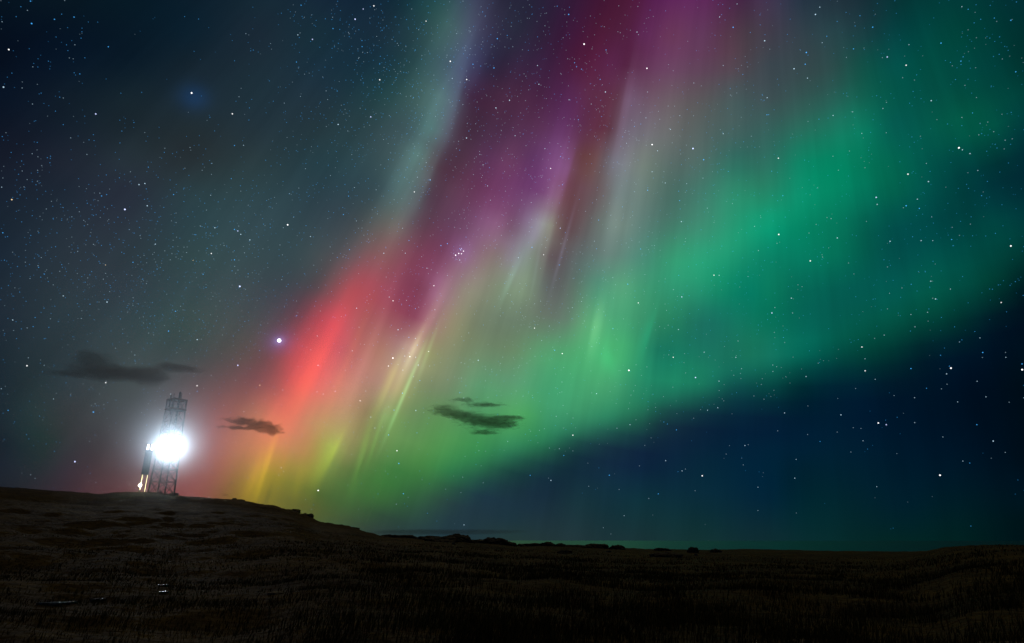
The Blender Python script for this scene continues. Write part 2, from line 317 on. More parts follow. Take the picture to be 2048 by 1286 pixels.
mp = t.nodes.new('ShaderNodeMapping'); mp.inputs['Scale'].default_value = (1, 1, 2.5); t.links.new(g.outputs['Position'], mp.inputs[0])
n1 = tn(.22, 6, mp.outputs[0]); n2 = tn(2.3, 8, mp.outputs[0])
r1 = t.nodes.new('ShaderNodeValToRGB'); e = r1.color_ramp.elements; e[0].position = .36; e[0].color = (.018, .012, .003, 1); e[1].position = .68; e[1].color = (.115, .082, .018, 1)
e2 = e.new(.5); e2.color = (.050, .034, .009, 1)
mixm = t.nodes.new('ShaderNodeMath'); mixm.operation = 'MULTIPLY_ADD'; mixm.inputs[1].default_value = .55; t.links.new(n2, mixm.inputs[0])
mm2 = t.nodes.new('ShaderNodeMath'); mm2.operation = 'MULTIPLY'; mm2.inputs[1].default_value = .45; t.links.new(n1, mm2.inputs[0]); t.links.new(mm2.outputs[0], mixm.inputs[2])
t.links.new(mixm.outputs[0], r1.inputs[0]); t.links.new(r1.outputs[0], b.inputs['Base Color'])
b.inputs['Roughness'].default_value = .95; b.inputs['Specular IOR Level'].default_value = .1
bp = t.nodes.new('ShaderNodeBump'); bp.inputs['Strength'].default_value = .9; bp.inputs['Distance'].default_value = .25; t.links.new(tn(3.5, 8, g.outputs['Position']), bp.inputs['Height']); t.links.new(bp.outputs[0], b.inputs['Normal'])
me.materials.append(mg); ground = link(bpy.data.objects.new('ground', me)); tag(ground, kind='structure')

def hit(px, py, dmax=400):                              # where a line of sight meets the ground
    d = ray(px, py); s_ = np.arange(3, dmax, .1); xs, ys, zs = d[0]*s_, d[1]*s_, EYE+d[2]*s_
    k = np.argmax(zs < height(xs, ys)); return xs[k], ys[k], float(height(xs[k], ys[k])), s_[k]
def at(px, dist, py=1085):                              # a point of the ground at this distance under a picture point
    d = ray(px, py); k = dist/math.hypot(d[0], d[1]); x, y = d[0]*k, d[1]*k; return x, y, float(height(x, y))
# sea
ms = mat('sea_water', (.002, .010, .010), .28, spec=.5); t = ms.node_tree; b = t.nodes['Principled BSDF']; b.inputs['IOR'].default_value = 1.20
g = t.nodes.new('ShaderNodeNewGeometry'); mp = t.nodes.new('ShaderNodeMapping'); mp.inputs['Scale'].default_value = (.02, .05, .05); t.links.new(g.outputs['Position'], mp.inputs[0])
nn = t.nodes.new('ShaderNodeTexNoise'); nn.inputs['Scale'].default_value = 1; nn.inputs['Detail'].default_value = 6; t.links.new(mp.outputs[0], nn.inputs['Vector'])
bp = t.nodes.new('ShaderNodeBump'); bp.inputs['Strength'].default_value = .6; bp.inputs['Distance'].default_value = 6; t.links.new(nn.outputs[0], bp.inputs['Height']); t.links.new(bp.outputs[0], b.inputs['Normal'])
sv = [(0, 0, SEA_Z)]; sf = []
rs = [60, 300, 1200, 4000, 9000]
for r in rs:
    for k in range(96): a = 2*math.pi*k/96; sv.append((r*math.cos(a), r*math.sin(a), SEA_Z))
for k in range(96): sf.append((0, 1+k, 1+(k+1) % 96))
for q_ in range(len(rs)-1):
    for k in range(96): a = 1+q_*96; sf.append((a+k, a+96+k, a+96+(k+1) % 96, a+(k+1) % 96))
tag(mesh('sea', sv, sf, ms), kind='structure')

# ------------------------------------------------------------------ lattice mast with its floodlight
steel = mat('weathered_galvanised_steel', (.16, .16, .17), .5, .6, noise=(6, (.10, .09, .085)))
dark = mat('dark_painted_steel', (.05, .05, .055), .5, .3, noise=(3, (.03, .03, .034)))
rust = mat('rusty_steel', (.12, .045, .03), .7, .3, noise=(8, (.07, .04, .03)))
concrete = mat('mast_concrete', (.22, .21, .19), .9, noise=(5, (.14, .13, .12)), bump=(.5, .05))
def elev_z(px, py, dist): d = ray(px, py); return EYE+dist*d[2]/math.hypot(d[0], d[1])
TD = 147.0
tx, ty, tz = at(322, TD, 989)
tz = elev_z(322, 989, TD)-.15
TH = elev_z(352, 800, TD)-tz
pxm = (ty*CP+(tz+12)*SP)/F                                # metres per photo pixel at the mast
vaz = math.atan2(tx, ty)
mast = empty('lattice_mast', (tx, ty, tz), 0)
tag(mast, 'tall four-legged steel lattice mast with a blazing white floodlight, standing on the hilltop', 'mast')
rot = R(29.6)-vaz                                         # square plan turned against the line of sight
HB, HT = 22.5*pxm/1.37, 17.0*pxm/1.37
def corner(k, z):
    f = z/TH; h = (HB*(1-f)+HT*f); a = rot+math.pi/4+k*math.pi/2
    return Vector((h*math.sqrt(2)*math.cos(a), h*math.sqrt(2)*math.sin(a), z))
for k in range(4):
    MB().tube(corner(k, .3), corner(k, TH), .17, .13, 8).build('leg', steel, mast)
    c = corner(k, 0)
    MB().box((c.x, c.y, .05), (.62, .62, .42), rot).build('footing', concrete, mast, .06)
br = MB(); levels = [TH*i_/8 for i_ in range(9)]
for k in range(4):
    for i_ in range(8):
        z0, z1 = levels[i_]+.2, levels[i_+1]+.2
        if i_ == 7: z1 = TH
        br.tube(corner(k, z0), corner((k+1) % 4, z1), .065, n=5); br.tube(corner((k+1) % 4, z0), corner(k, z1), .065, n=5)
        if i_: br.tube(corner(k, z0), corner((k+1) % 4, z0), .065, n=5)
br.build('bracing', steel, mast)
rl = MB()
for z in (TH-2.0, TH):
    for k in range(4):
        a, b_ = corner(k, z)*1.0, corner((k+1) % 4, z); a = Vector((a.x*1.06, a.y*1.06, z)); b_ = Vector((b_.x*1.06, b_.y*1.06, z)); rl.tube(a, b_, .18, n=6)
for k in range(4):
    c = corner(k, TH); rl.tube((c.x*1.06, c.y*1.06, TH-2), (c.x*1.06, c.y*1.06, TH), .09, n=6)
rl.build('platform_railing', rust, mast)
dk = MB(); c4 = [corner(k, TH-2.15)*1.04 for k in range(4)]
dk.box((0, 0, TH-2.2), (HT*.98, HT*.98, .05), rot).build('platform_deck', dark, mast)
uax = Vector((math.cos(-vaz), math.sin(-vaz), 0)); vax = Vector((math.sin(vaz), math.cos(vaz), 0))   # right of and away from the viewer
for ux, vz0, vz1, r in ((-12, -1.7, .9, .13), (-7, -3.2, 1.2, .09), (3.4, -4.8, 1.6, .24), (6.8, -.2, 1.4, .07), (-4.6, -3.6, .5, .08)):
    p = uax*ux*pxm-vax*.6; p2 = MB().tube((p.x, p.y, TH+vz0), (p.x, p.y, TH+vz1), r, r*.85, 8).build('antenna', dark, mast)
lad = MB()
for s_ in (-.22, .22):
    p = uax*s_-vax*1.0; lad.tube((p.x, p.y, .3), (p.x*.9, p.y*.9, TH-2.1), .035, n=5)
for i_ in range(60):
    z = .6+i_*(TH-3)/60; p, q_ = uax*-.22-vax*(1-.1*z/TH), uax*.22-vax*(1-.1*z/TH); lad.tube((p.x, p.y, z), (q_.x, q_.y, z), .02, n=4)
lad.build('ladder', steel, mast)
# floodlight bank facing the camera
dL = ray(340, 899); hL = math.hypot(dL[0], dL[1]); kL = (TD-HB-1.2)/hL
Lw = Vector((dL[0]*kL, dL[1]*kL, EYE+dL[2]*kL))              # centre of the lamp head
Lr = Lw-Vector((tx, ty, tz)); FZ = Lr.z
lampm = mat('lit_floodlight_glass', (.8, .8, .8), .3, emit=(1, .98, .95), estr=60); lampm.cycles.emission_sampling = 'NONE'
lens_c = Vector((Lr.x, Lr.y, 0))+vax*.5
fl = MB()
for ix in (-1, 0, 1):
    for iz in (-1, 0, 1):
        c = lens_c+uax*ix*.8; fl.box((c.x, c.y, FZ+iz*.8), (.37, .16, .37), -vaz)
house = fl.build('floodlight', dark, mast)
lg = MB()
for ix in (-1, 0, 1):
    for iz in (-1, 0, 1):
        c = lens_c+uax*ix*.8-vax*.165; lg.tube(c+Vector((0, 0, FZ+iz*.8)), c-vax*.05+Vector((0, 0, FZ+iz*.8)), .33, .30, 20)
lg.build('lens', lampm, house)
ld = bpy.data.lights.new('floodlight_lamp', 'SPOT'); ld.energy = 36000; ld.color = (.88, .95, 1.0); ld.spot_size = R(90); ld.spot_blend = 1.0; ld.shadow_soft_size = .9
lo = bpy.data.objects.new('floodlight_lamp', ld); link(lo)
lp = Vector((tx, ty, tz))+lens_c-vax*.9+Vector((0, 0, FZ)); lo.location = lp
lo.rotation_euler = (Vector((0, 0, EYE+72))-lp).to_track_quat('-Z', 'Y').to_euler()

# narrow dark column beside the mast, with lit tubes
sx, sy, szz = at(283, TD-2.5, 986); zb = elev_z(283, 986, TD-2.5)
post = empty('equipment_column', (sx, sy, zb), 0)
tag(post, 'narrow dark upright column left of the lattice mast, with white tube lights at its top and a warm light at its foot', 'column')
ph_ = elev_z(298, 900, TD-2.5)-zb
hp = elev_z(290, 950, TD-2.5)-zb
MB().box((0, 0, (ph_+hp)/2), (6.2*pxm, .5, (ph_-hp)/2), -vaz).build('panel', dark, post, .04)
for s_ in (-1, 1):
    p = uax*s_*4.2*pxm; MB().tube((p.x, p.y, -.2), (p.x, p.y, hp), .14, n=8).build('leg', dark, post)
tube_w = mat('lit_white_tube', (.8, .8, .8), .3, emit=(.92, .96, 1), estr=4); tube_y = mat('lit_warm_tube', (.8, .8, .7), .3, emit=(1, .83, .42), estr=1.5)
tube_w.cycles.emission_sampling = 'NONE'; tube_y.cycles.emission_sampling = 'NONE'
for s_ in (-2.8, 4.2):
    p = uax*s_*pxm; MB().tube((p.x, p.y, ph_+.05), (p.x, p.y, ph_+1.05), .17, n=10).build('light_tube', tube_w, post)
for s_, h0, h1, r in ((-3.6, .6, 3.5, .07), (4.6, .2, 3.4, .05)):
    p = uax*s_*pxm-vax*.25; MB().tube((p.x, p.y, h0), (p.x, p.y, h1), r, n=8).build('light_strip', tube_y, post)
MB().box((0, 0, -.05), (8*pxm, .7, .25), -vaz).build('base_plate', concrete, post, .04)
bulbm = mat('lit_warm_bulb', (1, .9, .7), .3, emit=(1, .9, .62), estr=25); bulbm.cycles.emission_sampling = 'NONE'
bm = bmesh.new(); bmesh.ops.create_uvsphere(bm, u_segments=16, v_segments=10, radius=.28); p = uax*-4.5*pxm-vax*.6
bmesh.ops.translate(bm, verts=bm.verts, vec=(p.x, p.y, 1.35)); mm = bpy.data.meshes.new('bulb'); bm.to_mesh(mm); mm.materials.append(bulbm); link(bpy.data.objects.new('bulb', mm), post)
l2 = bpy.data.lights.new('warm_lamp', 'POINT'); l2.energy = 60; l2.color = (1, .85, .5); l2.shadow_soft_size = .3
lo2 = link(bpy.data.objects.new('warm_lamp', l2)); lo2.location = Vector((sx, sy, zb+1.35))+p-vax*.5

# ------------------------------------------------------------------ rocks
rockm = mat('dark_lava_rock', (.035, .032, .028), .95, noise=(2.2, (.075, .068, .055)), bump=(.8, .12))
palem = mat('pale_rock', (.22, .20, .17), .9, noise=(4, (.12, .11, .09)), bump=(.6, .05))
def rock(px, dist, wpx, hpx, label, group=None, m=None, sink=.3, seed=1, flat=1.0, depth=.7):
    x, y, z = at(px, dist); k = (y*CP+(z-EYE)*SP)/F; W2, H2 = wpx*k/2, hpx*k
    bm = bmesh.new(); bmesh.ops.create_icosphere(bm, subdivisions=5, radius=1)
    co = np.array([v.co for v in bm.verts]); r = 1+.9*fbm(co[:, 0]*1.3+seed*7.1+co[:, 2]*.9, co[:, 1]*1.3+co[:, 2]*1.7, 4, seed)+.45*fbm(co[:, 0]*4+co[:, 2]*3, co[:, 1]*4-co[:, 2]*3, 4, seed+5)
    co = co*r[:, None]; co[:, 2] = np.sign(co[:, 2])*np.abs(co[:, 2])**.8
    co[:, 2] = np.where(co[:, 2] > .55, .55+(co[:, 2]-.55)*.6, co[:, 2])+.5*fbm(co[:, 0]*3+seed, co[:, 1]*3, 4, seed+9)
    co *= np.array([W2*1.12, W2*depth, H2*1.15]); co[:, 2] -= .12*H2
    for v, c in zip(bm.verts, co): v.co = c
    mm = bpy.data.meshes.new('rock'); bm.to_mesh(mm); mm.materials.append(m or rockm); bm.free()
    mm.polygons.foreach_set('use_smooth', [False]*len(mm.polygons))
    o = link(bpy.data.objects.new('rock', mm)); o.location = (x, y, z); o.rotation_euler = (0, 0, -math.atan2(x, y))
    return tag(o, label, 'rock', group)
GR = 'dark rocks along the skyline'
for args in (
 (778, 92, 30, 5, 'low flat-topped dark rock at the foot of the hill, where the slope meets the skyline'),
 (812, 90, 36, 6, 'second low dark rock from the foot of the hill, right of the first gap'),
 (853, 86, 50, 8, 'long low dark rock just left of the tallest black outcrop'),
 (888, 82, 62, 10, 'broad left shoulder of the black outcrop on the skyline'),
 (917, 81, 52, 15, 'tallest black rock on the skyline, humped, left of the visible sea'),
 (960, 84, 70, 8, 'long low dark rock in the dip between the two humped outcrops'),
 (988, 84, 44, 14, 'pointed dark rock at the left end of the visible sea'),
 (1015, 85, 36, 8, 'low dark rock sloping down right of the pointed rock'),
 (1062, 90, 50, 7, 'flat dark rock at the left start of the sea strip'),
 (1095, 90, 26, 8, 'blocky dark rock against the sea, right end of the first flat ledge'),
 (1120, 92, 20, 6, 'small round dark rock against the green sea'),
 (1145, 93, 56, 5, 'long thin dark ledge below the sea strip'),
 (1190, 94, 42, 9, 'dark rock with a sloping right side against the sea'),
 (1232, 95, 28, 8, 'small peaked dark rock against the sea, right of the sloping rock'),
 (1324, 98, 30, 6, 'dark flat rock on the shore edge, middle of the sea strip'),
 (1384, 84, 18, 12, 'small round-topped dark boulder below the sea, near a pale stone'),
 (1430, 98, 20, 7, 'small pointed dark rock, rightmost against the sea'),
 (458, 141, 8, 4, 'small dark stone on the hill crest right of the mast'),
 (472, 141, 14, 6, 'larger knobbly dark stone on the hill crest right of the mast'),
 (580, 126, 26, 5, 'dark rock on the steepening shoulder of the hill'),
 (604, 122, 30, 7, 'jagged dark rock below the hill shoulder'),
 (680, 108, 18, 6, 'knobbly dark rock on the lower right slope of the hill skyline'),
 (706, 104, 22, 5, 'small dark rock near the bottom of the hill skyline'),
 (1330, 62, 52, 12, 'long black boulder in the grass below the shore rocks'),
 (1128, 60, 26, 9, 'black boulder in the grass under the left part of the sea'),
 (890, 72, 70, 13, 'shadowed black rock face below the tallest outcrop'),
):
    rock(*args[:4], args[4], GR, seed=int(args[0]) % 97)
GP = 'pale stones lying in the grass'
for px, d, wp, hp_, lab in (
 (1217, 72, 9, 4, 'pale stone in the grass below the sloping shore rock'),
 (1333, 76, 9, 4, 'pale stone beside the flat shore rock'),
 (1390, 70, 7, 4, 'pale stone at the foot of the round-topped boulder'),
 (1146, 48, 6, 4, 'pale stone right of the black boulder in the grass'),
 (907, 64, 5, 5, 'pale stone at the foot of the tallest outcrop'),
 (315, 139, 9, 3, 'pale flat stone just below the mast footings'),
 (332, 139, 10, 3, 'pale lit stone below the right mast footing'),
 (1582, 12.6, 62, 9, 'flat grey slab half sunk in the grass, bottom right'),
 (1975, 12.0, 90, 9, 'flat grey slab in the bottom right corner of the meadow'),
 (562, 19, 30, 4, 'low reddish stone in the dark grass under the hill'),
):
    rock(px, d, wp, hp_, lab, GP, palem, sink=.1, seed=px % 53, depth=.6)

# puddles that glint in the floodlight
wm = mat('puddle_water', (.01, .012, .012), .10, spec=.8); t = wm.node_tree; b = t.nodes['Principled BSDF']
g = t.nodes.new('ShaderNodeNewGeometry'); nn = t.nodes.new('ShaderNodeTexNoise'); nn.inputs['Scale'].default_value = 12; nn.inputs['Detail'].default_value = 4; t.links.new(g.outputs['Position'], nn.inputs['Vector'])
bp = t.nodes.new('ShaderNodeBump'); bp.inputs['Strength'].default_value = 1; bp.inputs['Distance'].default_value = .05; t.links.new(nn.outputs[0], bp.inputs['Height']); t.links.new(bp.outputs[0], b.inputs['Normal'])
for px, py, wp, lab in ((104, 1211, 44, 'longest of the glinting puddles, at the far left end of their row'), (136, 1208, 22, 'small glinting puddle next to the longest one, second of the row'),
                        (196, 1202, 20, 'small glinting puddle at the right end of the row, apart from the others'),
                        (325, 1173, 14, 'small glinting puddle below the floodlight, the farther of two'), (328, 1187, 12, 'small glinting puddle below the floodlight, the nearer of two')):
    x, y, z, d = hit(px, py); k = (y*CP+(z-EYE)*SP)/F; ww = wp*k/2; vs = []; nv_ = 28
    for i_ in range(nv_):
        a = 2*math.pi*i_/nv_; rr = 1+.35*math.sin(3*a+px)+.15*math.sin(7*a)
        vs.append((x+math.cos(a)*ww*rr, y+math.sin(a)*max(.16, ww*.3)*rr))
    zz = sum(float(height(a_, b_)) for a_, b_ in vs)/len(vs)+.05
    v3 = [(a_, b_, zz) for a_, b_ in vs]+[(a_, b_, zz-.25) for a_, b_ in vs]
    fs = [tuple(range(nv_))]+[(nv_+i_, nv_+(i_+1) % nv_, (i_+1) % nv_, i_) for i_ in range(nv_)]
    tag(mesh('puddle', v3, fs, wm), lab, 'puddle', 'glinting puddles in the dark grass')

# ------------------------------------------------------------------ grass
gm = bpy.data.materials.new('dry_grass_blades'); gm.use_nodes = True; t = gm.node_tree; b = t.nodes['Principled BSDF']
g = t.nodes.new('ShaderNodeNewGeometry'); nn = t.nodes.new('ShaderNodeTexNoise'); nn.inputs['Scale'].default_value = .8; nn.inputs['Detail'].default_value = 5; t.links.new(g.outputs['Position'], nn.inputs['Vector'])
rp = t.nodes.new('ShaderNodeValToRGB'); e = rp.color_ramp.elements; e[0].position = .38; e[0].color = (.050, .030, .008, 1); e[1].position = .66; e[1].color = (.095, .080, .018, 1)
t.links.new(nn.outputs[0], rp.inputs[0]); t.links.new(rp.outputs[0], b.inputs['Base Color']); b.inputs['Roughness'].default_value = .8; b.inputs['Specular IOR Level'].default_value = .2
NB = 150000
u = rng.random(NB); d = 8*(78/8)**(u**.8); a = rng.uniform(-R(46), R(46), NB); gx, gy = d*np.sin(a), d*np.cos(a)
cl = fbm(gx/1.6, gy/1.6, 3, 71); keep = (rng.random(NB) < np.clip(.5+2.2*cl, .12, 1)) & (rng.random(NB) < np.clip((78-d)/40, 0, 1)); gx, gy, d, cl = gx[keep], gy[keep], d[keep], cl[keep]
nb = len(gx); gz = height(gx, gy)-.02
lf = .45+.5*np.clip((np.arctan2(gx, gy)+R(24))/R(16), 0, 1)
hh = rng.uniform(.10, .36, nb)*np.clip(1.15-d/90, .35, 1)*lf*(.8+1.2*np.clip(cl+.1, 0, .5))*np.where(rng.random(nb) < .04, 1.5, 1)
wd = rng.uniform(.004, .009, nb)*np.clip(d/14, 1, 3.5); la = rng.normal(.5, 1.0, nb); lean = rng.uniform(.1, .65, nb)*hh
lx, ly = np.cos(la)*lean, np.sin(la)*lean; ta = rng.uniform(-.6, .6, nb); wx, wy = np.cos(ta)*wd, np.sin(ta)*wd
vv = np.stack([np.stack([gx-wx, gy-wy, gz], -1), np.stack([gx+wx, gy+wy, gz], -1),
               np.stack([gx+lx*.35+wx*.7, gy+ly*.35+wy*.7, gz+hh*.6], -1), np.stack([gx+lx*.35-wx*.7, gy+ly*.35-wy*.7, gz+hh*.6], -1),
               np.stack([gx+lx, gy+ly, gz+hh*.95], -1)], 1).reshape(-1, 3)
me = bpy.data.meshes.new('grass'); me.vertices.add(len(vv)); me.vertices.foreach_set('co', vv.astype(np.float32).ravel())
o5 = (np.arange(nb)*5)[:, None]; li = np.concatenate([o5+np.array([[0, 1, 2, 3]]), o5+np.array([[3, 2, 4]])], 1).astype(np.int32).ravel()
me.loops.add(len(li)); me.loops.foreach_set('vertex_index', li)
st = np.stack([np.arange(nb)*7, np.arange(nb)*7+4], -1).ravel().astype(np.int32); tt = np.tile([4, 3], nb).astype(np.int32)
me.polygons.add(2*nb); me.polygons.foreach_set('loop_start', st); me.polygons.foreach_set('loop_total', tt); me.update(calc_edges=True)
me.materials.append(gm); tag(link(bpy.data.objects.new('grass', me)), 'long dry brown grass in the dark foreground', 'grass', kind='stuff')

